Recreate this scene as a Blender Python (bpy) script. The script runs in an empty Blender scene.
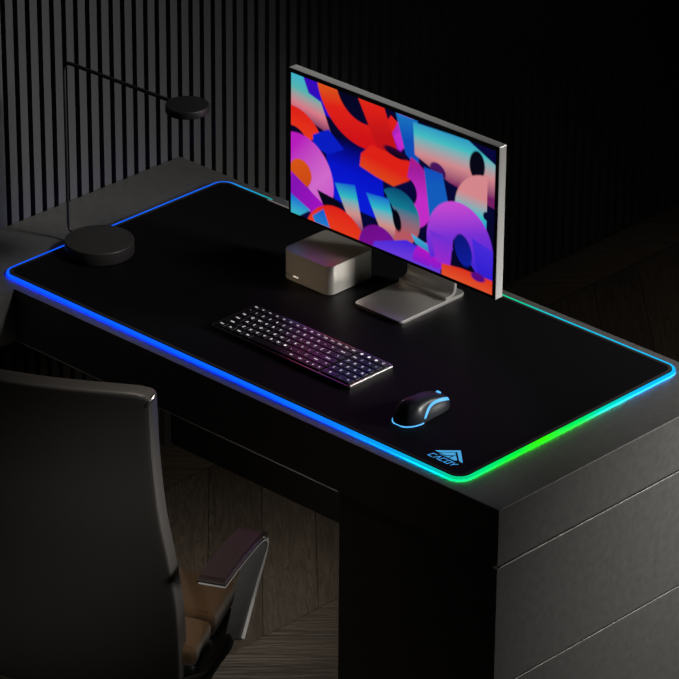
import bpy, bmesh, math, random
import numpy as np
from mathutils import Vector, Matrix
random.seed(4)
S = bpy.context.scene
C = bpy.data.collections.new('office'); S.collection.children.link(C)
DZ = 0.72                                   # height of the desk top above the floor
def srgb(r, g, b):
    f = lambda c: c/12.92 if c <= .04045 else ((c+.055)/1.055)**2.4
    return tuple(f(c/255) for c in (r, g, b))

# ------------------------------------------------------------------ materials
def mat(name, col, rough=.5, metal=0., spec=.5, noise=None, bump=None, emit=None, coat=0., sheen=0.):
    m = bpy.data.materials.new(name); m.use_nodes = True
    nt = m.node_tree; b = nt.nodes['Principled BSDF']
    b.inputs['Base Color'].default_value = (*col, 1)
    b.inputs['Roughness'].default_value = rough
    b.inputs['Metallic'].default_value = metal
    b.inputs['Specular IOR Level'].default_value = spec
    b.inputs['Coat Weight'].default_value = coat
    b.inputs['Coat Roughness'].default_value = .15
    b.inputs['Sheen Weight'].default_value = sheen
    if emit:
        b.inputs['Emission Color'].default_value = (*emit[:3], 1)
        b.inputs['Emission Strength'].default_value = emit[3]
    if noise or bump:
        tc = nt.nodes.new('ShaderNodeTexCoord')
    if noise:                               # (scale, amount)
        n = nt.nodes.new('ShaderNodeTexNoise'); n.inputs['Scale'].default_value = noise[0]; n.inputs['Detail'].default_value = 4
        nt.links.new(tc.outputs['Object'], n.inputs['Vector'])
        r = nt.nodes.new('ShaderNodeMapRange')
        r.inputs['From Min'].default_value = .3; r.inputs['From Max'].default_value = .7
        r.inputs['To Min'].default_value = 1-noise[1]; r.inputs['To Max'].default_value = 1+noise[1]
        nt.links.new(n.outputs['Fac'], r.inputs['Value'])
        v = nt.nodes.new('ShaderNodeVectorMath'); v.operation = 'SCALE'; v.inputs[0].default_value = col
        nt.links.new(r.outputs['Result'], v.inputs['Scale']); nt.links.new(v.outputs['Vector'], b.inputs['Base Color'])
    if bump:                                # (scale vector, strength, distance)
        mp = nt.nodes.new('ShaderNodeMapping'); mp.inputs['Scale'].default_value = bump[0]
        nt.links.new(tc.outputs['Object'], mp.inputs['Vector'])
        n2 = nt.nodes.new('ShaderNodeTexNoise'); n2.inputs['Scale'].default_value = 1; n2.inputs['Detail'].default_value = 3
        nt.links.new(mp.outputs['Vector'], n2.inputs['Vector'])
        bp = nt.nodes.new('ShaderNodeBump'); bp.inputs['Strength'].default_value = bump[1]; bp.inputs['Distance'].default_value = bump[2]
        nt.links.new(n2.outputs['Fac'], bp.inputs['Height']); nt.links.new(bp.outputs['Normal'], b.inputs['Normal'])
    return m

def glow_mat(name, strength, attr='glow'):
    m = bpy.data.materials.new(name); m.use_nodes = True
    nt = m.node_tree; nt.nodes.clear()
    o = nt.nodes.new('ShaderNodeOutputMaterial'); e = nt.nodes.new('ShaderNodeEmission')
    a = nt.nodes.new('ShaderNodeAttribute'); a.attribute_name = attr
    e.inputs['Strength'].default_value = strength
    nt.links.new(a.outputs['Color'], e.inputs['Color']); nt.links.new(e.outputs['Emission'], o.inputs['Surface'])
    return m

def wood_floor_mat():
    m = mat('dark_oak_chevron_floor', (.05, .043, .035), .5, spec=.3)
    nt = m.node_tree; b = nt.nodes['Principled BSDF']; L = nt.links.new
    def math_(op, a, bb=None):
        n = nt.nodes.new('ShaderNodeMath'); n.operation = op
        for i, x in enumerate((a, bb)):
            if x is None: continue
            if isinstance(x, (int, float)): n.inputs[i].default_value = x
            else: L(x, n.inputs[i])
        return n.outputs[0]
    tc = nt.nodes.new('ShaderNodeTexCoord'); sp = nt.nodes.new('ShaderNodeSeparateXYZ'); L(tc.outputs['Object'], sp.inputs[0])
    X = math_('SUBTRACT', sp.outputs[0], .60); Y = sp.outputs[1]
    a = math_('PINGPONG', X, .62)
    t = math_('SUBTRACT', Y, a); al = math_('ADD', Y, a)
    pi_ = math_('FLOOR', math_('DIVIDE', t, .17)); col = math_('FLOOR', math_('DIVIDE', X, .62))
    sid = math_('ADD', math_('MULTIPLY', pi_, 3.17), math_('MULTIPLY', col, 7.31))
    cb = nt.nodes.new('ShaderNodeCombineXYZ')
    L(math_('MULTIPLY', t, 26), cb.inputs[0]); L(math_('MULTIPLY', al, 2.2), cb.inputs[1]); L(sid, cb.inputs[2])
    n = nt.nodes.new('ShaderNodeTexNoise'); n.inputs['Scale'].default_value = 1; n.inputs['Detail'].default_value = 5; n.inputs['Distortion'].default_value = 1.2
    L(cb.outputs[0], n.inputs['Vector'])
    rings = math_('FRACT', math_('MULTIPLY', n.outputs['Fac'], 9))
    wn = nt.nodes.new('ShaderNodeTexWhiteNoise'); wn.noise_dimensions = '1D'; L(sid, wn.inputs['W'])
    ft = math_('FRACT', math_('DIVIDE', t, .17)); fx = math_('FRACT', math_('DIVIDE', X, .62))
    e1 = math_('GREATER_THAN', ft, .016); e2 = math_('GREATER_THAN', fx, .004)
    seam = math_('MULTIPLY', e1, e2)
    br = math_('ADD', math_('MULTIPLY', rings, .6), math_('ADD', .45, math_('MULTIPLY', wn.outputs['Value'], .5)))
    br = math_('MULTIPLY', br, math_('ADD', .25, math_('MULTIPLY', seam, .75)))
    v = nt.nodes.new('ShaderNodeVectorMath'); v.operation = 'SCALE'; v.inputs[0].default_value = (.062, .053, .043); L(br, v.inputs['Scale'])
    L(v.outputs['Vector'], b.inputs['Base Color'])
    bp = nt.nodes.new('ShaderNodeBump'); bp.inputs['Strength'].default_value = .5; bp.inputs['Distance'].default_value = .002
    L(math_('ADD', rings, seam), bp.inputs['Height']); L(bp.outputs['Normal'], b.inputs['Normal'])
    return m

M = dict(
    slat=mat('charcoal_slat', (.055, .055, .056), .6, spec=.2, bump=((300, 300, 8), .15, .001)),
    felt=mat('black_felt', (.003, .003, .003), .95, spec=.02),
    desk=mat('charcoal_laminate', (.074, .072, .069), .42, spec=.4, noise=(60, .12)),
    trim=mat('glint_strip_metal', (.12, .12, .115), .45, 1.),
    pad=mat('black_cloth', (.0022, .0022, .0030), .62, spec=.11, bump=((500, 900, 500), .2, .0006)),
    stitch=mat('charcoal_stitching', (.022, .020, .019), .8, spec=.2),
    alu=mat('brushed_aluminium', (.66, .65, .63), .34, .5),
    alu_s=mat('satin_stand_metal', (.62, .60, .58), .30, .85),
    alu_d=mat('sandblasted_aluminium', (.52, .50, .46), .42, .8),
    bezel=mat('black_glass', (.002, .002, .002), .15, spec=.5),
    key=mat('glossy_black_key', (.008, .008, .009), .24, spec=.8),
    legend=mat('lit_key_legend', (.6, .6, .6), .5, emit=(.9, .88, .92, .75)),
    kbody=mat('grey_metal_body', (.50, .48, .46), .24, 1.),
    lamp=mat('black_powder_coat', (.028, .026, .024), .45, spec=.5),
    lamp_head=mat('black_lamp_head', (.006, .006, .006), .5, spec=.3),
    lens=mat('frosted_diffuser', (.4, .4, .38), .6),
    leather=mat('black_leather', (.011, .010, .009), .45, spec=.4, bump=((220, 220, 220), .12, .001)),
    band=mat('lit_grey_leather', (.064, .060, .056), .4, spec=.4),
    fabric=mat('brown_seat_fabric', (.070, .038, .016), .9, spec=.1, sheen=.3, bump=((900, 900, 900), .4, .0008)),
    armpad=mat('dark_brown_leather', (.024, .015, .0145), .38, spec=.5, bump=((250, 250, 250), .12, .001)),
    armmetal=mat('satin_grey_metal', (.36, .355, .35), .5, .2, bump=((700, 700, 700), .3, .0006)),
    chrome=mat('polished_chrome', (.85, .85, .85), .25, 1.),
    plastic=mat('black_plastic', (.008, .008, .008), .5),
    mouse=mat('gloss_black_shell', (.012, .016, .022), .38, spec=.5),
    mside=mat('matte_black_grip', (.018, .02, .024), .55),
    mglow=mat('blue_white_light', (0, 0, 0), .5, emit=(.10, .50, 1.0, 1.15)),
    print=mat('glowing_blue_print', (.085, .56, .98), .5, spec=.2, emit=(.07, .40, .80, .55)),  # emission added to brighten the print, which is no lamp
    ctl=mat('grey_controller_plastic', (.10, .11, .125), .4),
    ctl_l=mat('pale_grey_plastic', (.38, .34, .34), .4),
    ports=mat('port_black', (.003, .003, .003), .5),
    led=mat('white_led', (.8, .75, .7), .4, emit=(1, .9, .8, .55)),
    floor=wood_floor_mat(),
)

# ------------------------------------------------------------------ mesh helpers
def finish(bm, name, m, parent=None, smooth=False, mats=None):
    bmesh.ops.recalc_face_normals(bm, faces=bm.faces)
    me = bpy.data.meshes.new(name); bm.to_mesh(me); bm.free()
    for x in (mats or [m]): me.materials.append(x)
    if smooth:
        for p in me.polygons: p.use_smooth = True
        try: me.set_sharp_from_angle(angle=math.radians(38))
        except Exception: pass
    o = bpy.data.objects.new(name, me); C.objects.link(o)
    if parent: o.parent = parent
    return o
def box(bm, x0, x1, y0, y1, z0, z1, bev=0., seg=2):
    r = bmesh.ops.create_cube(bm, size=1)
    vs = r['verts']
    for v in vs:
        v.co = Vector((x0+(v.co.x+.5)*(x1-x0), y0+(v.co.y+.5)*(y1-y0), z0+(v.co.z+.5)*(z1-z0)))
    if bev:
        es = list({e for v in vs for e in v.link_edges})
        bmesh.ops.bevel(bm, geom=es, offset=bev, segments=seg, affect='EDGES', profile=.5)
def prism(bm, pts, z0, z1, bev=0., seg=2):
    lo = [bm.verts.new((x, y, z0)) for x, y in pts]; hi = [bm.verts.new((x, y, z1)) for x, y in pts]
    n = len(pts); fs = [bm.faces.new(lo[::-1]), bm.faces.new(hi)]
    for i in range(n): fs.append(bm.faces.new((lo[i], lo[(i+1) % n], hi[(i+1) % n], hi[i])))
    if bev:
        es = [e for f in fs[:2] for e in f.edges]
        bmesh.ops.bevel(bm, geom=es, offset=bev, segments=seg, affect='EDGES', profile=.5)
def rrect(x0, x1, y0, y1, r, n=8):
    P = []
    for cx, cy, a0 in ((x1-r, y1-r, 0), (x0+r, y1-r, 90), (x0+r, y0+r, 180), (x1-r, y0+r, 270)):
        for i in range(n+1):
            a = math.radians(a0+90*i/n); P.append((cx+r*math.cos(a), cy+r*math.sin(a)))
    return P
def lathe(bm, prof, cx=0, cy=0, n=64):
    rings = []
    for r, z in prof:
        rings.append([bm.verts.new((cx+r*math.cos(2*math.pi*i/n), cy+r*math.sin(2*math.pi*i/n), z)) for i in range(n)])
    for a, b in zip(rings, rings[1:]):
        for i in range(n): bm.faces.new((a[i], a[(i+1) % n], b[(i+1) % n], b[i]))
    bm.faces.new(rings[0][::-1]); bm.faces.new(rings[-1])
def tube(bm, pts, r, n=12, closed=False, cap=True):
    pts = [Vector(p) for p in pts]; N = len(pts); rings = []; prev = None
    for i, p in enumerate(pts):
        if closed: t = (pts[(i+1) % N]-pts[i-1]).normalized()
        else: t = (pts[min(i+1, N-1)]-pts[max(i-1, 0)]).normalized()
        if prev is None:
            up = Vector((0, 0, 1)) if abs(t.z) < .9 else Vector((1, 0, 0)); s = t.cross(up).normalized()
        else: s = (prev-t*prev.dot(t)).normalized()
        prev = s; u = s.cross(t)
        rr = r[i] if isinstance(r, (list, tuple)) else r
        rings.append([bm.verts.new(p+(s*math.cos(2*math.pi*k/n)+u*math.sin(2*math.pi*k/n))*rr) for k in range(n)])
    rng = range(N) if closed else range(N-1)
    for i in rng:
        a, b = rings[i], rings[(i+1) % N]
        for k in range(n): bm.faces.new((a[k], a[(k+1) % n], b[(k+1) % n], b[k]))
    if not closed and cap: bm.faces.new(rings[0][::-1]); bm.faces.new(rings[-1])
def fillet(pts, rads, n=8):
    """polyline with its inner corners rounded by arcs (quadratic)"""
    out = [Vector(pts[0])]
    for i in range(1, len(pts)-1):
        p, a, b = Vector(pts[i]), Vector(pts[i-1]), Vector(pts[i+1]); r = rads[i-1]
        A = p+(a-p).normalized()*r; B = p+(b-p).normalized()*r
        for k in range(n+1):
            t = k/n; out.append(A*(1-t)**2+p*2*t*(1-t)+B*t*t)
    out.append(Vector(pts[-1])); return out
def ribbon_solid(bm, prof, x0, x1, th, taper=None):
    """sheet of thickness th following a (y,z) profile, spanning x0..x1"""
    n = len(prof); P = [Vector((0, *p)) for p in prof]; rows = []
    for i in range(n):
        t = (P[min(i+1, n-1)]-P[max(i-1, 0)]).normalized(); nr = Vector((0, -t.z, t.y))
        a, b = P[i]+nr*th/2, P[i]-nr*th/2
        xa, xb = (x0, x1) if taper is None else taper(i/(n-1))
        rows.append([bm.verts.new((xa, a.y, a.z)), bm.verts.new((xb, a.y, a.z)), bm.verts.new((xb, b.y, b.z)), bm.verts.new((xa, b.y, b.z))])
    for r, s in zip(rows, rows[1:]):
        for k in range(4): bm.faces.new((r[k], r[(k+1) % 4], s[(k+1) % 4], s[k]))
    bm.faces.new(rows[0][::-1]); bm.faces.new(rows[-1])

def thing(name, label, cat, loc, rotz=0., group=None):
    o = bpy.data.objects.new(name, None); C.objects.link(o); o.empty_display_size = .05
    o.location = (loc[0], loc[1], loc[2]+DZ); o.rotation_euler = (0, 0, rotz)
    o['label'] = label; o['category'] = cat
    if group: o['group'] = group
    return o
def struct(o):
    o['kind'] = 'structure'; return o

# ------------------------------------------------------------------ room
XW = -.166
bm = bmesh.new()
box(bm, XW-.06, XW-.013, -1.9, 5.6, 0, 2.75)                  # felt backing and wall
n0 = len(bm.faces)
k = int((-1.85-.303)/.0345)
y = .303+.01725+k*.0345
while y < 5.55:
    box(bm, XW-.013, XW, y-.0104, y+.0104, 0.0, 2.75)
    y += .0345
bm.faces.ensure_lookup_table()
for i, f in enumerate(bm.faces): f.material_index = 0 if i < n0 else 1
struct(finish(bm, 'wall_left', None, mats=[M['felt'], M['slat']]))
bm = bmesh.new(); box(bm, XW-.06, 5.2, -3.2, 5.6, -.08, 0)
struct(finish(bm, 'floor', M['floor']))
bm = bmesh.new(); box(bm, XW-.06, 5.2, 5.6, 5.7, -.08, 2.75)
struct(finish(bm, 'wall_back', mat('black_wall_paint', (.01, .01, .01), .8, spec=.1)))

# ------------------------------------------------------------------ desk
desk = thing('desk', 'black L-shaped desk with thick top and a drawer pedestal at its right end', 'desk', (.62, .32, -DZ))
ox, oy, oz = .62, .32, -DZ
def D(bm, x0, x1, y0, y1, z0, z1, bev=0.): box(bm, x0-ox, x1-ox, y0-oy, y1-oy, z0-oz, z1-oz, bev)
bm = bmesh.new()
pts = [(-.164, .678), (-.164, -1.05), (.078, -1.05), (.078, -.04), (1.438, -.04), (1.438, .678)]
prism(bm, [(x-ox, y-oy) for x, y in pts], -.122-oz, 0-oz, .0018, 3)
finish(bm, 'worktop', M['desk'], desk)
bm = bmesh.new(); D(bm, 1.020, 1.4135, -.038, .676, -.72+.0, -.1225, .001)
finish(bm, 'pedestal', M['desk'], desk)
bm = bmesh.new(); D(bm, -.160, .074, -1.045, -1.005, -.72, -.1225, .0015)
finish(bm, 'leg_panel', M['desk'], desk)
for za, zb in ((-.396, -.128), (-.668, -.400)):
    bm = bmesh.new(); D(bm, 1.414, 1.436, -.039, .676, za, zb-.002, .0012)
    d = finish(bm, 'drawer', M['desk'], desk)
    bm = bmesh.new(); tube(bm, [(1.4355-ox, -.030-oy, zb-.0006-oz), (1.4355-ox, .6755-oy, zb-.0006-oz)], .0013, 12)  # added strip that draws the highlight at the drawer seam
    e = finish(bm, 'edge_glint_strip', M['trim'], d, smooth=True); e['label'] = 'thin metal strip added along the drawer top to catch light'
bm = bmesh.new(); D(bm, 1.414, 1.430, -.038, .676, -.72, -.672, .001)
finish(bm, 'plinth', M['desk'], desk)
bm = bmesh.new(); tube(bm, [(.08-ox, -.0408-oy, -.1215-oz), (1.019-ox, -.0408-oy, -.1215-oz)], .0013, 10)  # added strip, set proud to draw a highlight line
e = finish(bm, 'edge_glint_strip', M['alu'], desk, smooth=True); e['label'] = 'thin metal strip added along the lower front edge to catch light'

bm = bmesh.new(); D(bm, -.160, 1.019, .640, .658, -.72, -.1225, .001)  # added dark panel for the shade under the desk; blocks light from behind
finish(bm, 'shade_panel', M['plastic'], desk)

# ------------------------------------------------------------------ desk mat with light tube
MW, MD, MT = 1.30, .652, .0070
pad = thing('desk_mat', 'large black cloth desk mat edged with a glowing blue to green light', 'desk mat', (MW/2+.0092, MD/2-.0075, 0))
def off(P): return [(x-MW/2, y-MD/2) for x, y in P]
bm = bmesh.new(); prism(bm, off(rrect(.0, MW, .0, MD, .026, 10)), .0002, MT, .0008, 1)
finish(bm, 'cloth_surface', M['pad'], pad)
# stitched border: raised rim just inside the edge
bm = bmesh.new()
o_, i_ = off(rrect(.0012, MW-.0012, .0012, MD-.0012, .0255, 10)), off(rrect(.0072, MW-.0072, .0072, MD-.0072, .021, 10))
vo = [bm.verts.new((*p, MT+.0002)) for p in o_]; vi = [bm.verts.new((*p, MT+.0002)) for p in i_]
mid = [bm.verts.new(((a[0]+b[0])/2, (a[1]+b[1])/2, MT+.0005)) for a, b in zip(o_, i_)]
for A, B in ((vo, mid), (mid, vi)):
    for i in range(len(A)): bm.faces.new((A[i], A[(i+1) % len(A)], B[(i+1) % len(A)], B[i]))
st = finish(bm, 'stitched_border', M['stitch'], pad); st['label'] = 'charcoal stitched border of the mat'

# light colours along the edge (in tube coordinates of the mat): piecewise by side
def edge_colour(x, y):
    def lerp(stops, t):
        for (t0, c0), (t1, c1) in zip(stops, stops[1:]):
            if t <= t1:
                k = max(0, min(1, (t-t0)/(t1-t0))); k = k*k*(3-2*k)
                return tuple(a+(b-a)*k for a, b in zip(c0, c1))
        return stops[-1][1]
    B, B2 = srgb(14, 88, 250), srgb(10, 100, 255)
    CY, TE, GR, LG = srgb(10, 150, 235), srgb(8, 198, 128), srgb(0, 228, 70), srgb(50, 248, 10)
    SK = srgb(15, 185, 248)
    d = {'front': y, 'back': MD-y, 'left': x, 'right': MW-x}
    s = min(d, key=d.get)
    if s == 'front': return lerp([(0, B), (.75, B2), (.95, srgb(12, 120, 255)), (1.1, CY), (1.2, srgb(12, 172, 200)), (1.30, TE)], x)
    if s == 'left':  return lerp([(0, B), (.652, srgb(20, 100, 235))], y)
    if s == 'right': return lerp([(0, TE), (.05, srgb(0, 215, 120)), (.15, GR), (.23, LG), (.33, srgb(0, 225, 90)), (.44, srgb(5, 205, 190)), (.54, SK), (.652, SK)], y)
    return lerp([(0, srgb(20, 100, 235)), (.05, srgb(20, 150, 225)), (.14, srgb(25, 160, 165)), (.5, srgb(10, 150, 120)), (.75, srgb(0, 190, 110)), (.85, srgb(10, 205, 150)), (1.0, srgb(10, 190, 225)), (1.3, SK)], x)
def path_pts(off_, step=.012):
    P = rrect(-off_, MW+off_, -off_, MD+off_, .026+off_, 10); out = []
    for a, b in zip(P, P[1:]+P[:1]):
        L = math.dist(a, b); n = max(1, int(L/step))
        for i in range(n): out.append((a[0]+(b[0]-a[0])*i/n, a[1]+(b[1]-a[1])*i/n))
    return out
# the controller box interrupts the tube on the back edge
CX0, CX1 = .150, .235
def cut(P):
    i0 = next(i for i in range(len(P)) if P[i][1] > MD and P[i][0] < CX0)   # first point left of the box (path runs right to left on the back)
    P = P[i0:]+P[:i0]
    return [p for p in P if not (p[1] > MD and CX0 < p[0] < CX1)]
def glow_obj(name, bm, m, parent, sat=1.0):
    o = finish(bm, name, m, parent, smooth=True)
    at = o.data.color_attributes.new('glow', 'FLOAT_COLOR', 'POINT')
    for i, v in enumerate(o.data.vertices):
        c = edge_colour(min(max(v.co.x+MW/2, 0), MW), min(max(v.co.y+MD/2, 0), MD))
        if sat != 1:
            mx = max(c); c = tuple(mx*(k/mx)**sat for k in c)
        at.data[i].color = (*c, 1)
    return o
TR = .0034; UNDERGLOW_POWER = 45.
bm = bmesh.new(); tube(bm, [(x-MW/2, y-MD/2, TR+.0004) for x, y in cut(path_pts(TR+.0002))], TR, 12)
t_ = glow_obj('light_tube', bm, glow_mat('glowing_tube', 1.1), pad); t_['label'] = 'glowing light tube running blue, teal and green'
# unseen strip added under the tube: one-sided, casts the glow on the desk
P = cut(path_pts(TR*1.15)); N = len(P)
me = bpy.data.meshes.new('underglow_strip'); V = []; Fc = []; cols = []
for i, (x, y) in enumerate(P):
    a, b = P[max(i-1, 0)], P[min(i+1, N-1)]
    tx, ty = b[0]-a[0], b[1]-a[1]; l = math.hypot(tx, ty) or 1; nx, ny = ty/l, -tx/l      # outward (path runs counter-clockwise)
    V += [(x+nx*.0004-MW/2, y+ny*.0004-MD/2, .0003), (x+nx*.0029-MW/2, y+ny*.0029-MD/2, .0017)]
    c = edge_colour(min(max(x, 0), MW), min(max(y, 0), MD)); mx = max(c); c = tuple(mx*(k/mx)**1.8 for k in c); cols += [c, c]
for i in range(N-1): Fc.append((2*i, 2*i+2, 2*i+3, 2*i+1))
me.from_pydata(V, [], Fc); me.update()
if me.polygons[0].normal.z > 0: me.flip_normals()
at = me.color_attributes.new('glow', 'FLOAT_COLOR', 'POINT')
for i, c in enumerate(cols): at.data[i].color = (*c, 1)
lm = glow_mat('underglow_light', UNDERGLOW_POWER); nt = lm.node_tree
g = nt.nodes.new('ShaderNodeNewGeometry'); mm = nt.nodes.new('ShaderNodeMath'); mm.operation = 'MULTIPLY_ADD'
mm.inputs[1].default_value = -UNDERGLOW_POWER; mm.inputs[2].default_value = UNDERGLOW_POWER
nt.links.new(g.outputs['Backfacing'], mm.inputs[0]); nt.links.new(mm.outputs[0], next(n for n in nt.nodes if n.type == 'EMISSION').inputs['Strength'])
me.materials.append(lm)
led = bpy.data.objects.new('underglow_strip', me); C.objects.link(led); led.parent = pad; led['label'] = 'unseen bright strip added under the light tube'
# controller box on the back edge
bm = bmesh.new(); box(bm, CX0-MW/2, CX1-MW/2, MD-.001-MD/2, MD+.0225-MD/2, .0004, .0075, .0022, 3)
ctl = finish(bm, 'controller_box', M['ctl'], pad, smooth=True); ctl['label'] = 'grey light controller box at the back edge'
bm = bmesh.new(); box(bm, CX0-.008-MW/2, CX1-MW/2, MD-.0075-MD/2, MD-.0015-MD/2, MT-.001, .0076, .0003, 2)
e = finish(bm, 'front_lip', M['ctl_l'], ctl); e['label'] = 'pale grey lip of the controller'
# printed logo with added glow: a folded peak above the word
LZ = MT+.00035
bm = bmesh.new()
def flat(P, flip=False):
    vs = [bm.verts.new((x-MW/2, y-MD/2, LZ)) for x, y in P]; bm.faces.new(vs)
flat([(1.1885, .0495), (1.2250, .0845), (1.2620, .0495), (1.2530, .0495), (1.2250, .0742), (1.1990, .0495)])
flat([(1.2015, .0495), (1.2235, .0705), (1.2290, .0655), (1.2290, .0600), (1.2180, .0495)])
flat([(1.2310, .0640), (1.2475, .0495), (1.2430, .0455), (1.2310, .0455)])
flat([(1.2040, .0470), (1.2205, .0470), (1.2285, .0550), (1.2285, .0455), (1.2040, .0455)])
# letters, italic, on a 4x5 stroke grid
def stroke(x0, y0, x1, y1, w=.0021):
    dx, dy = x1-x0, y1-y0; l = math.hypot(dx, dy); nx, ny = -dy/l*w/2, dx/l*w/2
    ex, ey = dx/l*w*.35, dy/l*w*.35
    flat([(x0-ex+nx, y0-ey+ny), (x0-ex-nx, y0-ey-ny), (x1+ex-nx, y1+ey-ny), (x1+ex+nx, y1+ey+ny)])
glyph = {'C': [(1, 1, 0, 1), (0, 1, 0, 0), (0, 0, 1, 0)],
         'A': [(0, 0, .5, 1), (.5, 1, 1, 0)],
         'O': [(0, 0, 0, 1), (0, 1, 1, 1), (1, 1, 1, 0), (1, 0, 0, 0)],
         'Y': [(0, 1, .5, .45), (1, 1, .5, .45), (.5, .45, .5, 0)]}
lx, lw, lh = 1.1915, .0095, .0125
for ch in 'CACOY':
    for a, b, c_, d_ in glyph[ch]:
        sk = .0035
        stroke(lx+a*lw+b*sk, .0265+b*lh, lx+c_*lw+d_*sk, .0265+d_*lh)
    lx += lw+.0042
lo_ = finish(bm, 'logo', M['print'], pad); lo_['label'] = 'sky blue printed mountain emblem with the word CACOY, glow added'

# ------------------------------------------------------------------ monitor
MX0, MX1, MY, MZ0, MZ1, MTH = .3985, .985, .455, .1125, .4505, .0215
mcx = (MX0+MX1)/2
mon = thing('monitor', 'silver flat monitor showing colourful curled ribbons, on a metal stand', 'monitor', (mcx-.002, .51, MT))
my = MY-.51
bm = bmesh.new(); box(bm, MX0-mcx, MX1-mcx, my, my+MTH, MZ0-MT, MZ1-MT, .0016, 2)
finish(bm, 'housing', M['alu'], mon)
bm = bmesh.new(); box(bm, MX0-mcx+.0012, MX1-mcx-.0012, my-.0008, my+.002, MZ0-MT+.0012, MZ1-MT-.0012, .0004, 1)
bz = finish(bm, 'bezel', M['bezel'], mon); bz['label'] = 'narrow black glass bezel'
# screen picture: a generic arrangement of overlapping coloured bands, computed per vertex
NX, NY = 330, 190
SX0, SX1, SZ0, SZ1 = MX0+.0075, MX1-.0085, MZ0+.0085, MZ1-.0095
ASP = (SX1-SX0)/(SZ1-SZ0)
gx, gy = np.meshgrid(np.linspace(0, ASP, NX), np.linspace(0, 1, NY))      # gy runs downwards
img = np.zeros((NY, NX, 3)); img[:] = np.array(srgb(6, 6, 24))
AA = 1/NY*.9
def lin(c): return np.array(srgb(*c))
def grad(stops, ang, ext):
    ca, sa = math.cos(math.radians(ang)), math.sin(math.radians(ang))
    t = gx*ca+gy*sa; lo, hi = ext; t = np.clip((t-lo)/(hi-lo), 0, 1)
    xs = np.linspace(0, 1, len(stops)); cs = np.array([lin(s) for s in stops])
    return np.stack([np.interp(t, xs, cs[:, k]) for k in range(3)], -1)
def paint(sd, col, a=1.):
    global img
    m = np.clip(.5-sd/AA/2, 0, 1)[..., None]*a
    img = img*(1-m)+col*m
def ann(cx, cy, r, w, a0=None, a1=None, sx=1.):
    dx, dy = (gx-cx)/sx, gy-cy; d = np.abs(np.hypot(dx, dy)-r)-w/2
    if a0 is not None:
        A = (np.degrees(np.arctan2(dy, dx))-a0) % 360
        d = np.where(A <= (a1-a0) % 360 if a1-a0 < 360 else True, d, np.maximum(d, .01))
    return d
def disc(cx, cy, rx, ry, rot=0):
    c_, s_ = math.cos(math.radians(rot)), math.sin(math.radians(rot))
    dx, dy = gx-cx, gy-cy; u, v = dx*c_+dy*s_, -dx*s_+dy*c_
    return (np.hypot(u/rx, v/ry)-1)*min(rx, ry)
def poly(P):
    P = np.array(P); d = np.full(gx.shape, 1e9); ins = np.zeros(gx.shape, bool); n = len(P)
    for i in range(n):
        a, b = P[i], P[(i+1) % n]; e = b-a; wx, wy = gx-a[0], gy-a[1]
        h = np.clip((wx*e[0]+wy*e[1])/(e@e), 0, 1)
        d = np.minimum(d, np.hypot(wx-e[0]*h, wy-e[1]*h))
        c1 = (a[1] > gy) != (b[1] > gy)
        with np.errstate(all='ignore'): xi = (b[0]-a[0])*(gy-a[1])/(b[1]-a[1]+1e-12)+a[0]
        ins ^= c1 & (gx < xi)
    return np.where(ins, -d, d)
TEAL, PINK, NAVY, BLUE = (60, 190, 205), (225, 125, 140), (5, 5, 70), (8, 20, 205)
RED, ORG, MAG, VIO, SKY, PUR = (230, 35, 25), (222, 98, 30), (200, 45, 205), (75, 45, 220), (30, 120, 200), (95, 10, 120)
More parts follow.
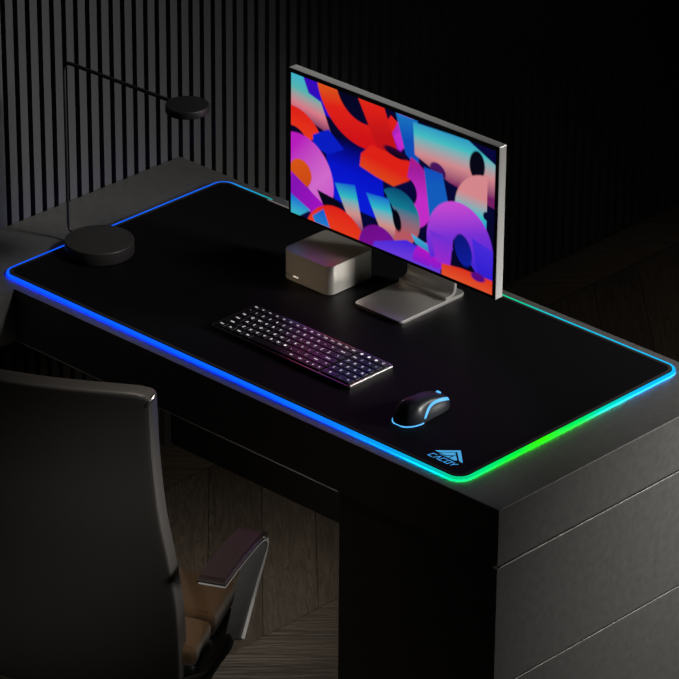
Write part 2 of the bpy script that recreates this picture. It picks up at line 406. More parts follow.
PARTS = [
    # background fields
    (poly([(0, 0), (ASP, 0), (ASP, 1), (0, 1)]), grad([(5, 5, 20), (8, 8, 60), (5, 5, 22)], 60, (0, 1.8))),
    (poly([(.28, .34), (.80, .30), (.86, .80), (.40, .78)]), grad([NAVY, BLUE, (10, 30, 220)], 90, (.34, .72))),
    # top left tube and violet band
    (poly([(.10, 0), (.36, 0), (.42, .22), (.22, .20)]), grad([(60, 10, 190), (35, 15, 200)], 40, (.1, .4))),
    (poly([(0, 0), (.11, 0), (.16, .10), (.27, .13), (.37, .34), (.20, .30), (0, .24)]), grad([(55, 185, 215), (90, 185, 180), PINK, (90, 20, 90)], 96, (-.02, .31))),
    (ann(.02, .52, .22, .14, 200, 330), grad([RED, (240, 60, 30)], 90, (.25, .45))),
    # row of red arches over the top
    (ann(.66, -.10, .35, .17, 30, 180), grad([ORG, RED, (215, 20, 25)], 80, (0, .38))),
    (ann(.72, .0, .30, .13, 0, 70), grad([MAG, (150, 20, 190)], 90, (0, .3))),
    (poly([(.60, 0), (.83, 0), (.98, .32), (.80, .34)]), grad([(225, 85, 35), RED, (200, 20, 25)], 75, (0, .4))),
    (ann(.78, -.02, .28, .10, 10, 55), grad([MAG, (200, 40, 215)], 90, (0, .3))),
    # top right tube
    (poly([(.93, 0), (1.12, 0), (1.14, .34), (1.02, .26)]), grad([(35, 145, 205), (15, 80, 190)], 80, (0, .34))),
    (poly([(1.08, .02), (1.55, 0), (ASP, .10), (ASP, .40), (1.40, .34), (1.10, .24)]), grad([(30, 120, 205), (70, 195, 200), (215, 140, 145), (120, 30, 100)], 88, (0, .40))),
    (disc(1.63, .15, .065, .10, 0), grad([(8, 8, 22), (8, 8, 30)], 90, (0, 1))),
    (ann(1.72, .47, .15, .24, 90, 270), grad([(220, 140, 145), (60, 195, 205), (20, 60, 225)], 90, (.36, .62))),
    (disc(1.30, .29, .07, .05, 20), grad([(90, 25, 105), (50, 15, 80)], 90, (.2, .35))),
    # orange roll in the middle
    (poly([(.63, .38), (.72, .29), (.88, .30), (1.04, .30), (1.16, .32), (1.05, .44), (.92, .52), (.76, .50), (.62, .47)]), grad([RED, (228, 70, 28), ORG], 96, (.30, .52))),
    (disc(.93, .28, .10, .03, 8), grad([(70, 5, 60), (10, 5, 30)], 90, (.2, .3))),
    (ann(1.02, .52, .18, .15, 280, 80), grad([(200, 20, 70), (165, 30, 160), MAG], 80, (.34, .72))),
    (poly([(1.18, .30), (1.34, .30), (1.42, .58), (1.24, .66)]), grad([(10, 40, 195), (20, 95, 195)], 80, (.3, .62))),
    # blue roll and pink loop on the left
    (poly([(.20, .38), (.34, .30), (.48, .40), (.34, .48), (.20, .46)]), grad([(10, 30, 200), (40, 170, 205)], 120, (.42, .62))),
    (ann(.08, .72, .20, .22, 180, 395), grad([(190, 30, 195), (215, 110, 210), (205, 60, 205)], 40, (.35, .95))),
    (disc(.09, .69, .10, .10, 40), grad([(225, 90, 25), (205, 70, 20)], 60, (.5, .8))),
    (poly([(0, .70), (.16, .78), (.52, .96), (.48, 1.0), (.16, .94), (0, .90)]), grad([(200, 30, 190), (135, 20, 185), (170, 20, 200)], 20, (0, .6))),
    (poly([(.24, .76), (.44, .78), (.46, .88), (.30, .86)]), grad([(6, 6, 18), (8, 8, 26)], 90, (0, 1))),
    (poly([(0, .86), (.18, .93), (.08, 1), (0, 1)]), grad([(20, 90, 220), (60, 190, 205)], 90, (.86, 1))),
    # teal pleats
    (poly([(.40, .66), (.58, .62), (.66, .92), (.58, .97)]), grad([(15, 60, 215), (50, 190, 200), (215, 145, 140), (120, 40, 110)], 84, (.66, 1.0))),
    (poly([(.68, .64), (.88, .62), (.98, .92), (.88, .98)]), grad([(12, 30, 215), (50, 190, 205), (215, 145, 140), (120, 40, 110)], 84, (.68, 1.02))),
    (ann(.96, .72, .10, .19, 230, 100), grad([(5, 10, 95), (20, 125, 150), (190, 90, 100)], 88, (.50, .86))),
    (disc(.955, .75, .035, .075, -15), grad([(6, 6, 18), (6, 6, 18)], 90, (0, 1))),
    # lower ribbons
    (ann(.42, 1.12, .20, .18, 180, 360), grad([RED, (235, 60, 30)], 90, (.84, 1.0))),
    (poly([(.20, .96), (.30, .88), (.36, 1.0), (.22, 1.0)]), grad([(20, 70, 205), (35, 130, 210)], 90, (.86, 1))),
    (ann(.80, 1.02, .12, .12, 180, 330), grad([PUR, (120, 15, 150)], 60, (.9, 1.2))),
    (poly([(.76, .96), (1.04, .86), (1.34, .90), (1.34, 1), (.74, 1)]), grad([(20, 10, 215), (50, 30, 225), (110, 60, 225)], 80, (.85, 1.15))),
    (ann(1.26, .98, .09, .15, 180, 350), grad([(190, 20, 200), (120, 30, 215)], 90, (.86, 1.0))),
    (poly([(1.08, .80), (1.36, .86), (1.34, .90), (1.12, .86)]), grad([(70, 180, 225), (20, 110, 180)], 90, (.8, .92))),
    # violet loop and red corner at the right
    (ann(1.50, .76, .19, .24, 150, 400, .92), grad([(200, 75, 215), (125, 50, 220), (70, 40, 220)], 70, (.95, 1.35))),
    (poly([(1.24, .72), (1.44, .74), (1.42, .94), (1.30, .92)]), grad([(105, 50, 220), (165, 40, 210)], 90, (.7, .95))),
    (poly([(1.60, .66), (ASP, .70), (ASP, .92), (1.66, .92)]), grad([(75, 45, 225), (45, 30, 215)], 90, (.66, .92))),
    (disc(1.53, .77, .07, .11, -20), grad([(10, 10, 35), (15, 30, 160)], 70, (.9, 1.35))),
    (poly([(1.35, .92), (1.52, .90), (ASP, .90), (ASP, 1), (1.35, 1)]), grad([(225, 50, 30), (232, 85, 45)], 90, (.9, 1.0))),
    (disc(1.66, .915, .06, .03, 0), grad([(110, 10, 150), (90, 10, 130)], 90, (0, 1))),
]
for sd, col in PARTS: paint(sd, col)
vs = np.zeros((NY, NX, 3)); vs[..., 0] = SX0+gx/ASP*(SX1-SX0)-mcx; vs[..., 1] = my-.0012; vs[..., 2] = SZ1-gy*(SZ1-SZ0)-MT
idx = np.arange(NX*NY).reshape(NY, NX)
fc = np.stack([idx[:-1, :-1], idx[1:, :-1], idx[1:, 1:], idx[:-1, 1:]], -1).reshape(-1, 4)
me = bpy.data.meshes.new('screen'); me.from_pydata(vs.reshape(-1, 3).tolist(), [], fc.tolist())
at = me.color_attributes.new('picture', 'FLOAT_COLOR', 'POINT')
at.data.foreach_set('color', np.concatenate([img.reshape(-1, 3), np.ones((NX*NY, 1))], 1).astype(np.float32).ravel())
me.materials.append(glow_mat('lit_screen', .92, 'picture'))
so = bpy.data.objects.new('screen', me); C.objects.link(so); so.parent = mon; so['label'] = 'lit screen with colourful curled ribbons'
# stand: foot, upright with a fillet, hinge
FX0, FX1, FY0, FY1 = .650, .783, .391, .592
bm = bmesh.new(); prism(bm, [(x-mcx, y-.51) for x, y in rrect(FX0, FX1, FY0, FY1, .010, 6)], 0, .0078, .0024, 4)
finish(bm, 'stand_foot', M['alu_s'], mon, smooth=True)
prof = fillet([(.530-.51, .0118), (.560-.51, .0118), (.553-.51, .300)], [.020], 10)
prof = [(p.x, p.y) for p in [Vector((a[0], a[1])) for a in prof]]
bm = bmesh.new(); ribbon_solid(bm, prof, FX0-mcx, FX1-mcx, .0078)
finish(bm, 'stand_upright', M['alu_s'], mon)
bm = bmesh.new(); box(bm, FX0+.01-mcx, FX1-.01-mcx, my+MTH, .042, .205, .275, .006, 3)
finish(bm, 'hinge', M['alu'], mon)

# ------------------------------------------------------------------ small computer
mini = thing('mini_computer', 'small square metal desktop computer under the left half of the monitor', 'computer', (.517, .4525, MT))
h = .0635
bm = bmesh.new(); prism(bm, rrect(-.069, .069, -.069, .069, .018, 12), .0016, .067, .0025, 3)
finish(bm, 'body', M['alu_d'], mini, smooth=True)
bm = bmesh.new(); prism(bm, rrect(-.061, .061, -.061, .061, .018, 10), 0, .0016)
finish(bm, 'foot_ring', M['plastic'], mini)
for px in (-.056, -.047):
    bm = bmesh.new(); box(bm, px-.0022, px+.0022, -.0696, -.0688, .0125, .0150, .0004, 1)
    finish(bm, 'port', M['ports'], mini)
bm = bmesh.new(); box(bm, -.036, -.022, -.0697, -.0688, .0125, .0150, .0003, 1)
e = finish(bm, 'status_light', M['led'], mini); e['label'] = 'small white lit slot on the front'

# ------------------------------------------------------------------ keyboard
kb = thing('keyboard', 'slim dark keyboard with white lit legends in front of the monitor', 'keyboard', (.7085, .1745, MT), math.radians(-.4))
KW, KD = .394, .132
bm = bmesh.new(); prism(bm, rrect(-KW/2, KW/2, -KD/2, KD/2, .006, 5), .0008, .0082, .0026, 4)
finish(bm, 'body', M['kbody'], kb, smooth=True)
bm = bmesh.new(); prism(bm, rrect(-KW/2+.0035, KW/2-.0035, -KD/2+.0035, KD/2-.0035, .004, 4), .0080, .0086)
finish(bm, 'key_well', M['ports'], kb)
bm = bmesh.new(); tube(bm, [(KW/2-.0008, -KD/2+.005, .0072), (KW/2-.0008, KD/2-.005, .0072)], .0012, 10)  # added strip so the right edge glints
e = finish(bm, 'edge_glint_strip', M['alu'], kb, smooth=True); e['label'] = 'metal strip added on the right side for its glint'
def text_mesh(txt, size):
    cu = bpy.data.curves.new('legend', 'FONT'); cu.body = txt; cu.size = size; cu.align_x = 'CENTER'; cu.align_y = 'CENTER'; cu.resolution_u = 2
    cu.offset = .00012
    o = bpy.data.objects.new('legend', cu); C.objects.link(o); bpy.context.view_layer.update()
    me = bpy.data.meshes.new_from_object(o.evaluated_get(bpy.context.evaluated_depsgraph_get()))
    bpy.data.objects.remove(o); bpy.data.curves.remove(cu)
    return me
U = (KW-.012)/19.15; RW = (KD-.009)/6
rows = [
    [('Esc', 1)]+[('F%d' % i, 1) for i in range(1, 13)]+[('Prt', 1), ('Del', 1), None, ('@', 1), ('@', 1), ('@', 1), ('C', 1)],
    [('`', 1)]+[(c, 1) for c in '1234567890-=']+[('Back', 2), None, ('Nm', 1), ('/', 1), ('*', 1), ('-', 1)],
    [('Tab', 1.5)]+[(c, 1) for c in 'QWERTYUIOP[]']+[('\\', 1.5), None, ('7', 1), ('8', 1), ('9', 1), ('+', 1)],
    [('Caps', 1.75)]+[(c, 1) for c in "ASDFGHJKL;'"]+[('Enter', 2.25), None, ('4', 1), ('5', 1), ('6', 1), ('%', 1)],
    [('Shift', 2.25)]+[(c, 1) for c in 'ZXCVBNM,./']+[('Shift', 1.75), ('^', 1), None, ('1', 1), ('2', 1), ('3', 1), ('En', 1)],
    [('Ctrl', 1.25), ('Fn', 1.25), ('Win', 1.25), ('Alt', 1.25), (None, 5), ('Alt', 1.25), ('Ctl', 1.25), ('<', .83), ('v', .83), ('>', .84), None, ('0', 2), ('.', 1), ('=', 1)],
]
ztop = .0118
for r, row in enumerate(rows):
    x = -KW/2+.006; yc = KD/2-.0045-RW*(r+.5)
    for it in row:
        if it is None: x += .15*U; continue
        ch, w = it; w = w*U; g = .0011
        bm = bmesh.new(); box(bm, x+g, x+w-g, yc-RW/2+g, yc+RW/2-g, .0087, ztop, .0009, 1)
        if ch == '@':
            lathe_bm = bmesh.ops.create_circle(bm, cap_ends=True, radius=.0034, segments=16, matrix=Matrix.Translation((x+w/2, yc, ztop+.0002)))
            for f in {f for v in lathe_bm['verts'] for f in v.link_faces}: f.material_index = 1
        elif ch:
            tm = text_mesh(ch, .0088 if len(ch) == 1 else (.0062 if len(ch) < 4 else .0056))
            old = set(bm.faces)
            tm.transform(Matrix.Translation((x+w/2, yc, ztop+.00025))); bm.from_mesh(tm)
            for f in bm.faces:
                if f not in old: f.material_index = 1
            bpy.data.meshes.remove(tm)
        me = bpy.data.meshes.new('key'); bm.to_mesh(me); bm.free()
        me.materials.append(M['key']); me.materials.append(M['legend'])
        o = bpy.data.objects.new('key', me); C.objects.link(o); o.parent = kb
        if ch is None: o['label'] = 'blank space bar'
        x += w

# ------------------------------------------------------------------ mouse
ms = thing('mouse', 'black computer mouse with blue glowing lines right of the keyboard', 'mouse', (1.078, .135, MT))
ML = .141
def shell(u, v, o=0.):
    """u 0..1 from right bottom over the top to left bottom, v 0..1 from rear to front"""
    y = -ML/2+ML*v
    hw = .0325*(max(0., 1-abs((v-.40)/.60 if v > .40 else (v-.40)/.40)**2.6))**.42*(1-.10*math.sin(math.pi*min(1, max(0, (v-.25)/.6))))
    ht = .0425*(max(0., 1-abs((v-.36)/.66 if v > .36 else (v-.36)/.36)**2.2))**.55
    ht = max(ht, .010*(1-v)) if v > .9 else ht
    a = math.pi*u; cx, sz = math.cos(a), math.sin(a)
    e = .72
    px = math.copysign(abs(cx)**e, cx)*hw; pz = (sz**.80)*ht
    dent = .0035*math.exp(-((u-.16)/.10)**2)*math.exp(-((v-.58)/.24)**2)+.0035*math.exp(-((u-.84)/.10)**2)*math.exp(-((v-.58)/.24)**2)
    px -= math.copysign(dent, px)
    return Vector((px, y, .0012+pz))
def shell_n(u, v, d):
    e = .004; p = shell(u, v)
    a = shell(min(1, u+e), v)-shell(max(0, u-e), v); b = shell(u, min(.985, v+e))-shell(u, max(.015, v-e))
    n = b.cross(a); n = n.normalized() if n.length > 1e-12 else Vector((0, 0, 1))
    c = p-Vector((0, p.y, .012))
    if n.dot(c) < 0: n = -n
    return p+n*d
bm = bmesh.new(); NU, NV = 40, 48
G = [[bm.verts.new(shell(i/NU, .004+.992*j/NV)) for i in range(NU+1)] for j in range(NV+1)]
for j in range(NV):
    for i in range(NU): bm.faces.new((G[j][i], G[j][i+1], G[j+1][i+1], G[j+1][i]))
bm.faces.new(G[0]); bm.faces.new(G[-1][::-1])
for j in range(NV): pass
for j in range(NV): bm.faces.new((G[j][0], G[j+1][0], G[j+1][NU], G[j][NU]))
finish(bm, 'shell', M['mouse'], ms, smooth=True)
def strip(path, w, name, m, lift=.0005):
    bm = bmesh.new(); A = []; B = []
    for i, (u, v) in enumerate(path):
        a, b = path[max(i-1, 0)], path[min(i+1, len(path)-1)]
        t = (shell(*b)-shell(*a)).normalized(); p = shell_n(u, v, lift); n = (p-shell(u, v)).normalized()
        s = t.cross(n).normalized(); k = w*min(1, .25+min(i, len(path)-1-i)/3)
        A.append(bm.verts.new(p+s*k/2)); B.append(bm.verts.new(p-s*k/2))
    for i in range(len(path)-1): bm.faces.new((A[i], A[i+1], B[i+1], B[i]))
    return finish(bm, name, m, ms, smooth=True)
def spline(P, n=40):
    out = []
    for i in range(n+1):
        t = i/n*(len(P)-1); k = min(int(t), len(P)-2); f = t-k
        p0, p1, p2, p3 = P[max(k-1, 0)], P[k], P[k+1], P[min(k+2, len(P)-1)]
        out.append(tuple(.5*(2*b+(-a+c)*f+(2*a-5*b+4*c-d)*f*f+(-a+3*b-3*c+d)*f**3) for a, b, c, d in zip(p0, p1, p2, p3)))
    return out
for sgn in (0, 1):
    P = spline([(.26, .97), (.25, .85), (.24, .68), (.20, .52), (.12, .40), (.045, .32)])
    P = P if sgn == 0 else [(1-u, v) for u, v in P]
    e = strip(P, .0068, 'side_light', M['mglow'])
    e['label'] = 'blue white light line along the side'
bm = bmesh.new()
rim = [shell(0.0, v) for v in np.linspace(.30, .012, 18)]+[shell(1.0, v) for v in np.linspace(.012, .30, 18)]
tube(bm, [(p.x*1.01, p.y-.0004, .0026) for p in rim], .0014, 8)
e = finish(bm, 'rear_light', M['mglow'], ms, smooth=True); e['label'] = 'glowing blue rim around the rear base'
bm = bmesh.new()
wz = shell(.5, .83).z
pts = [(-.0035, shell(.5, .83).y, wz-.002), (.0035, shell(.5, .83).y, wz-.002)]
tube(bm, pts, .0050, 20)
finish(bm, 'scroll_wheel', M['mglow'], ms, smooth=True)
bm = bmesh.new()
for u0 in (.5,):
    P = [(u0, v) for v in np.linspace(.62, .96, 14)]
    A = [bm.verts.new(shell_n(u, v, .0003)+Vector((.0005, 0, 0))) for u, v in P]; B = [bm.verts.new(shell_n(u, v, .0003)-Vector((.0005, 0, 0))) for u, v in P]
    for i in range(13): bm.faces.new((A[i], A[i+1], B[i+1], B[i]))
finish(bm, 'button_seam', M['plastic'], ms)

# ------------------------------------------------------------------ desk lamp
lamp = thing('desk_lamp', 'thin black desk lamp with round base and flat disc head on the mat corner', 'lamp', (.0845, .1975, MT))
bm = bmesh.new(); R_ = .0745
lathe(bm, [(R_-.002, 0), (R_, .002), (R_, .0280), (R_-.0008, .0295), (R_-.002, .0302), (0.001, .0302)], n=96)
finish(bm, 'base', M['lamp'], lamp, smooth=True)
px, py = -.1009, .0035
TOPZ = .409
HX, HY = .231, .041
pole = fillet([(px+.030, py-.001, .014), (px, py, .014), (px-.001, py, TOPZ), (HX-.04, HY-.005, TOPZ-.0125)], [.022, .020], 10)
k = next(i for i, p in enumerate(pole) if p.z > TOPZ-.02)
bm = bmesh.new(); tube(bm, pole[:k+4], .0030, 12); finish(bm, 'pole', M['lamp'], lamp, smooth=True)
bm = bmesh.new(); tube(bm, pole[k+3:], .0041, 12); finish(bm, 'arm', M['lamp_head'], lamp, smooth=True)
bm = bmesh.new(); r2 = .0455
lathe(bm, [(r2-.0015, -.011), (r2, -.0095), (r2, .0035), (r2-.001, .005), (r2-.002, .0054), (.001, .0054)], HX, HY, 72)
TOPZ -= .0135
bmesh.ops.translate(bm, verts=bm.verts, vec=(0, 0, TOPZ))
hd = finish(bm, 'lamp_head', M['lamp_head'], lamp, smooth=True)
bm = bmesh.new(); lathe(bm, [(.001, TOPZ-.0122), (.034, TOPZ-.0122), (.034, TOPZ-.0108), (.001, TOPZ-.0108)], HX, HY, 48)
finish(bm, 'diffuser', M['lens'], hd)

# ------------------------------------------------------------------ office chair
CH = math.radians(26)
ch = thing('office_chair', 'black leather office chair with brown seat drawn up to the desk', 'chair', (.832, -.676, -DZ), CH)
H = DZ
# local: x to the sitter's right, y forward, z up from the floor
prof = [(-.030, .3005), (-.025, .20), (-.008, .10), (.013, .02), (.046, -.06), (.080, -.15), (.102, -.23), (.112, -.30), (.114, -.45)]
def back_y(z):
    ys, zs = [p[0] for p in prof][::-1], [p[1] for p in prof][::-1]
    return float(np.interp(z, zs, ys))
zs = np.linspace(-.42, .311, 34)
sm = np.array([back_y(z) for z in zs]); 
for _ in range(3): sm[1:-1] = (sm[:-2]+sm[1:-1]*2+sm[2:])/4
def bhw(z):                                   # half width of the backrest
    return .247+.002*math.sin(math.pi*min(1, max(0, (.30-z)/.63)))
bm = bmesh.new(); NXB = 24; th = .040
grid = {}
for s in (0, 1):
    for j, z in enumerate(zs):
        for i in range(NXB+1):
            q = -1+2*i/NXB; w = bhw(z); x_ = q*w
            yy = sm[j]-.034*(1-q*q)
            inset = 0 if s == 0 else .004
            top = .010*(1-abs(q)**6) if j == len(zs)-1 else 0
            grid[s, j, i] = bm.verts.new((x_*(1 if s == 0 else .985), yy+(0 if s == 0 else th), H+z+(0 if s == 0 else -.002)+top*.6))
J = len(zs)-1
for s in (0, 1):
    for j in range(J):
        for i in range(NXB): bm.faces.new((grid[s, j, i], grid[s, j, i+1], grid[s, j+1, i+1], grid[s, j+1, i]))
for j in range(J):
    for i in (0, NXB): bm.faces.new((grid[0, j, i], grid[0, j+1, i], grid[1, j+1, i], grid[1, j, i]))
for i in range(NXB):
    for j in (0, J): bm.faces.new((grid[0, j, i], grid[0, j, i+1], grid[1, j, i+1], grid[1, j, i]))
bmesh.ops.recalc_face_normals(bm, faces=bm.faces)
sharp = [e for e in bm.edges if len(e.link_faces) == 2 and e.calc_face_angle(0) > .9]
bmesh.ops.bevel(bm, geom=sharp, offset=.007, segments=4, affect='EDGES', profile=.5, clamp_overlap=True)
bk = finish(bm, 'backrest', M['leather'], ch, smooth=True)
# edge band, coloured lighter to stand for lit edges, along both sides and the top
zt = .311; rc = .014
band = [(-bhw(z), z) for z in np.linspace(-.41, zt-rc, 30)]
for k in range(1, 7):
    a = math.radians(15*k); band.append((-bhw(zt)+rc-rc*math.cos(a), zt-rc+rc*math.sin(a)))
band += [(x, zt+.006*(1-abs(x/.25)**6)) for x in np.linspace(-bhw(zt)+rc+.012, bhw(zt)-rc-.012, 22)]
band += [(-x, z) for x, z in band[:36][::-1]]
bm = bmesh.new(); rings = []
for i, (x, z) in enumerate(band):
    a, b = band[max(i-1, 0)], band[min(i+1, len(band)-1)]; t = Vector((b[0]-a[0], 0, b[1]-a[1])).normalized(); nr = Vector((-t.z, 0, t.x))
    q = x/bhw(min(z, zt)); yb = float(np.interp(z, zs, sm))-.034*(1-q*q)
    c0 = Vector((x, yb+th*.5, H+z)); rings.append([bm.verts.new(c0+nr*(.0045*math.copysign(abs(math.cos(w_))**.6, math.cos(w_)))+Vector((0, 1, 0))*(.0195*math.copysign(abs(math.sin(w_))**.6, math.sin(w_)))) for w_ in [2*math.pi*k/16 for k in range(16)]])
for a, b in zip(rings, rings[1:]):
    for k in range(16): bm.faces.new((a[k], a[(k+1) % 16], b[(k+1) % 16], b[k]))
bm.faces.new(rings[0]); bm.faces.new(rings[-1][::-1])
e = finish(bm, 'lit_edge_band', M['band'], bk, smooth=True); e['label'] = 'grey leather band around the edge of the backrest, lightened as if lit'
# chrome clips in the upper corners
for sx in (-1, 1):
    bm = bmesh.new()
    cz = H+.303
    tube(bm, [(sx*.2445, sm[-1]-.0035, cz-.010), (sx*.2490, sm[-1]-.0025, cz-.003), (sx*.2530, sm[-1]+.004, cz+.003), (sx*.2535, sm[-1]+.016, cz+.006)], .0028, 8)
    e = finish(bm, 'corner_clip', M['chrome'], bk, smooth=True); e['label'] = 'tiny chrome clip at the top corner of the backrest'
# seat: dark pan with a brown two-piece cushion
def cushion(x0, x1, y0, y1, z0, z1, name, m, bulge=.008, slope=0., bev=.014):
    bm = bmesh.new(); nx, ny = 14, 12
    vt = [[None]*(nx+1) for _ in range(ny+1)]; vb_ = [[None]*(nx+1) for _ in range(ny+1)]
    for j in range(ny+1):
        for i in range(nx+1):
            u, v = i/nx, j/ny; x = x0+(x1-x0)*u; y = y0+(y1-y0)*v
            b_ = bulge*(1-(2*u-1)**4)*(1-(2*v-1)**4)
            vt[j][i] = bm.verts.new((x, y, z1+b_+slope*v)); vb_[j][i] = bm.verts.new((x, y, z0+slope*v))
    for j in range(ny):
        for i in range(nx):
            bm.faces.new((vt[j][i], vt[j][i+1], vt[j+1][i+1], vt[j+1][i])); bm.faces.new((vb_[j][i], vb_[j+1][i], vb_[j+1][i+1], vb_[j][i+1]))
    for j in range(ny):
        for i in (0, nx): bm.faces.new((vt[j][i], vt[j+1][i], vb_[j+1][i], vb_[j][i]))
    for i in range(nx):
        for j in (0, ny): bm.faces.new((vt[j][i], vb_[j][i], vb_[j][i+1], vt[j][i+1]))
    bmesh.ops.recalc_face_normals(bm, faces=bm.faces)
    sh = [e for e in bm.edges if len(e.link_faces) == 2 and e.calc_face_angle(0) > .9]
    bmesh.ops.bevel(bm, geom=sh, offset=bev, segments=4, affect='EDGES', profile=.5)
    return finish(bm, name, m, ch, smooth=True)
e = cushion(-.276, .276, .231, .378, H-.345, H-.293, 'seat_cushion', M['fabric'], .010, .008); e['label'] = 'brown fabric seat cushion'
e = cushion(-.276, .276, .122, .226, H-.350, H-.306, 'rear_cushion', M['fabric'], .006, .010); e['label'] = 'brown fabric rear part of the seat'
cushion(-.274, .274, .130, .365, H-.440, H-.347, 'seat_pan', M['plastic'], 0, .004, .012)
# arms
for sx in (-1, 1):
    xa, xb = sorted((sx*.330, sx*.385))
    top = [(-.005, -.0745), (.07, -.0775), (.15, -.0835), (.205, -.091), (.232, -.100), (.2430, -.112), (.2400, -.124), (.226, -.136), (.182, -.169), (.150, -.195), (.093, -.243)]
    low = top[:5]+[(.2425, -.113), (.2392, -.127), (.224, -.149), (.187, -.189), (.155, -.226), (.118, -.270)]
    A = [Vector((sx*.385, y, z+H)) for y, z in spline(top, 50)]; B = [Vector((sx*(.332+.010*min(1, k/30)), y, z+H)) for k, (y, z) in enumerate(spline(low, 50))]
    bm = bmesh.new(); rows_ = []
    for k in range(51):
        t = ((A[min(k+1, 50)]+B[min(k+1, 50)])-(A[max(k-1, 0)]+B[max(k-1, 0)])).normalized(); nr = t.cross(A[k]-B[k]).normalized()*.0037
        rows_.append([bm.verts.new(p) for p in (A[k]+nr, B[k]+nr, B[k]-nr, A[k]-nr)])
    for a, b in zip(rows_, rows_[1:]):
        for k in range(4): bm.faces.new((a[k], a[(k+1) % 4], b[(k+1) % 4], b[k]))
    bm.faces.new(rows_[0][::-1]); bm.faces.new(rows_[-1])
    arm = finish(bm, 'armrest', M['armmetal'], ch, smooth=True); arm['label'] = 'grey metal armrest loop'
    bm = bmesh.new(); bmp = [(y+.0*0, z+H+.0095) for y, z in spline([(-.002, -.0745), (.07, -.0775), (.15, -.0835), (.205, -.091), (.230, -.0985), (.2445, -.110)], 30)]
    ribbon_solid(bm, bmp, xa+.0025, xb-.0025, .011)
    sh = [e for e in bm.edges if len(e.link_faces) == 2 and e.calc_face_angle(0) > .9]
    bmesh.ops.bevel(bm, geom=sh, offset=.004, segments=3, affect='EDGES')
    p_ = finish(bm, 'arm_pad', M['armpad'], arm, smooth=True); p_['label'] = 'dark brown leather arm pad'
    bm = bmesh.new(); ribbon_solid(bm, [(y, z+H+.0025) for y, z in spline([(-.0065, -.0745), (.07, -.0775), (.15, -.0835), (.205, -.091), (.236, -.101)], 24)], xa-.0008, xb+.0008, .003)
    e = finish(bm, 'chrome_edge', M['chrome'], arm); e['label'] = 'polished chrome edge under the pad'
    bm = bmesh.new(); tube(bm, fillet([(sx*.352, .112, H-.254), (sx*.350, .112, H-.276), (sx*.305, .112, H-.352), (sx*.255, .122, H-.380)], [.012, .015], 6), .0085, 10)
    finish(bm, 'arm_bracket', M['plastic'], ch, smooth=True)
# mechanism, gas column, star base and casters
bm = bmesh.new(); box(bm, -.09, .09, .14, .36, H-.455, H-.400, .012, 3); finish(bm, 'tilt_mechanism', M['plastic'], ch)
bm = bmesh.new(); tube(bm, [(.09, .16, H-.432), (.24, .135, H-.432), (.262, .131, H-.432)], [.005, .005, .009], 10)
finish(bm, 'lever', M['plastic'], ch, smooth=True)
bm = bmesh.new(); lathe(bm, [(.028, .075), (.028, .20), (.018, .205), (.018, H-.452)], 0, .25, 28); finish(bm, 'gas_column', M['chrome'], ch, smooth=True)
for q in range(5):
    a = math.radians(90+36+72*q); cx, cy = math.cos(a), math.sin(a)
    bm = bmesh.new(); tube(bm, [(cx*.015, .25+cy*.015, .098), (cx*.15, .25+cy*.15, .085), (cx*.285, .25+cy*.285, .068)], [.026, .020, .014], 12)
    lg = finish(bm, 'base_leg', M['alu_d'], ch, smooth=True)
    bm = bmesh.new(); t = Vector((-cy, cx, 0)); c0 = Vector((cx*.285, .25+cy*.285, .0265))
    for s in (-1, 1): tube(bm, [c0+t*s*.006, c0+t*s*.022], .0265, 20)
    tube(bm, [c0, c0+Vector((0, 0, .045))], .006, 10)
    finish(bm, 'caster', M['plastic'], lg, smooth=True)

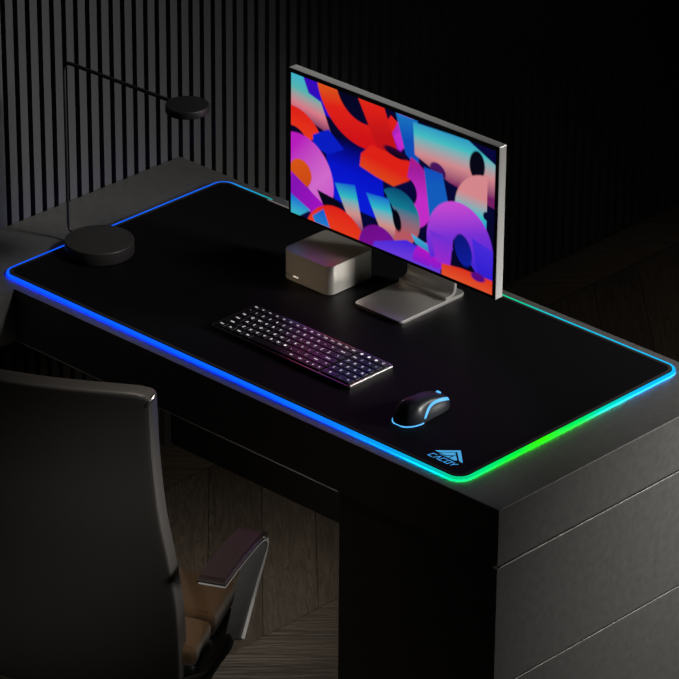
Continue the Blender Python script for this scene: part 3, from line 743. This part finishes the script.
# ------------------------------------------------------------------ lights
def area(name, loc, aim, size, power, col, spread):
    l = bpy.data.lights.new(name, 'AREA'); l.shape = 'DISK'; l.size = size; l.energy = power; l.color = col; l.spread = math.radians(spread)
    o = bpy.data.objects.new(name, l); C.objects.link(o); o.location = (loc[0], loc[1], loc[2]+DZ)
    d = Vector(aim)-Vector(loc); o.rotation_euler = d.to_track_quat('-Z', 'Y').to_euler()
    return o
area('key_light', (3.3, 2.0, 1.0), (1.45, .92, -.02), .5, 9, (1, .97, .93), 36)
area('wall_light', (2.0, .95, 2.0), (-.166, .02, .35), .4, 2.9, (1, 1, .98), 40)
area('floor_fill', (.48, .26, -.135), (.48, .24, -.7), .2, 1.15, (1, .88, .74), 142)  # added fill under the worktop, no fixture; brightens the floor
area('chair_fill', (1.1, -.28, 2.3), (1.0, -.42, -.3), .3, .55, (1, .90, .80), 22)  # added fill from above for seat and arms, no fixture
area('side_light', (3.8, -1.2, 1.3), (.98, -.66, .0), .35, 1.05, (1, .96, .92), 12)  # added narrow fill on the backrest, source unseen
area('left_fill', (-.1, -2.5, 1.2), (.50, .39, .04), .2, .05, (1, .74, .5), 6)  # added warm fill for the computer front, source unseen
area('rear_light', (1.2, 1.9, 2.4), (1.0, 1.9, -.7), .3, 1.2, (1, .85, .7), 50)  # added fill over the floor behind the desk, no fixture
w = bpy.data.worlds.new('dark_room'); S.world = w; w.use_nodes = True
w.node_tree.nodes['Background'].inputs[0].default_value = (.9, .95, 1, 1); w.node_tree.nodes['Background'].inputs[1].default_value = .0015

# ------------------------------------------------------------------ camera
f_, cxp = 3966.976, 0
yaw, pitch, roll = .760057609, .466562517, .00849685032
cy, sy, cp, sp_ = math.cos(yaw), math.sin(yaw), math.cos(pitch), math.sin(pitch)
fw = Vector((-sy*cp, cy*cp, -sp_)); r0 = Vector((cy, sy, 0)); u0 = r0.cross(fw)
r = r0*math.cos(roll)+u0*math.sin(roll); u = u0*math.cos(roll)-r0*math.sin(roll)
cam = bpy.data.cameras.new('camera'); co = bpy.data.objects.new('camera', cam); C.objects.link(co)
mw = Matrix((( r.x, u.x, -fw.x, 5.72385299), (r.y, u.y, -fw.y, -4.98983151), (r.z, u.z, -fw.z, 3.65307596+DZ), (0, 0, 0, 1)))
co.matrix_world = mw
cam.sensor_width = 36; cam.lens = f_/679*36; cam.clip_end = 60
S.camera = co
vs_ = S.view_settings; S.display_settings.display_device = 'sRGB'
vs_.view_transform = 'Standard'; vs_.look = 'None'; vs_.exposure = 0; vs_.gamma = 1; vs_.use_curve_mapping = False
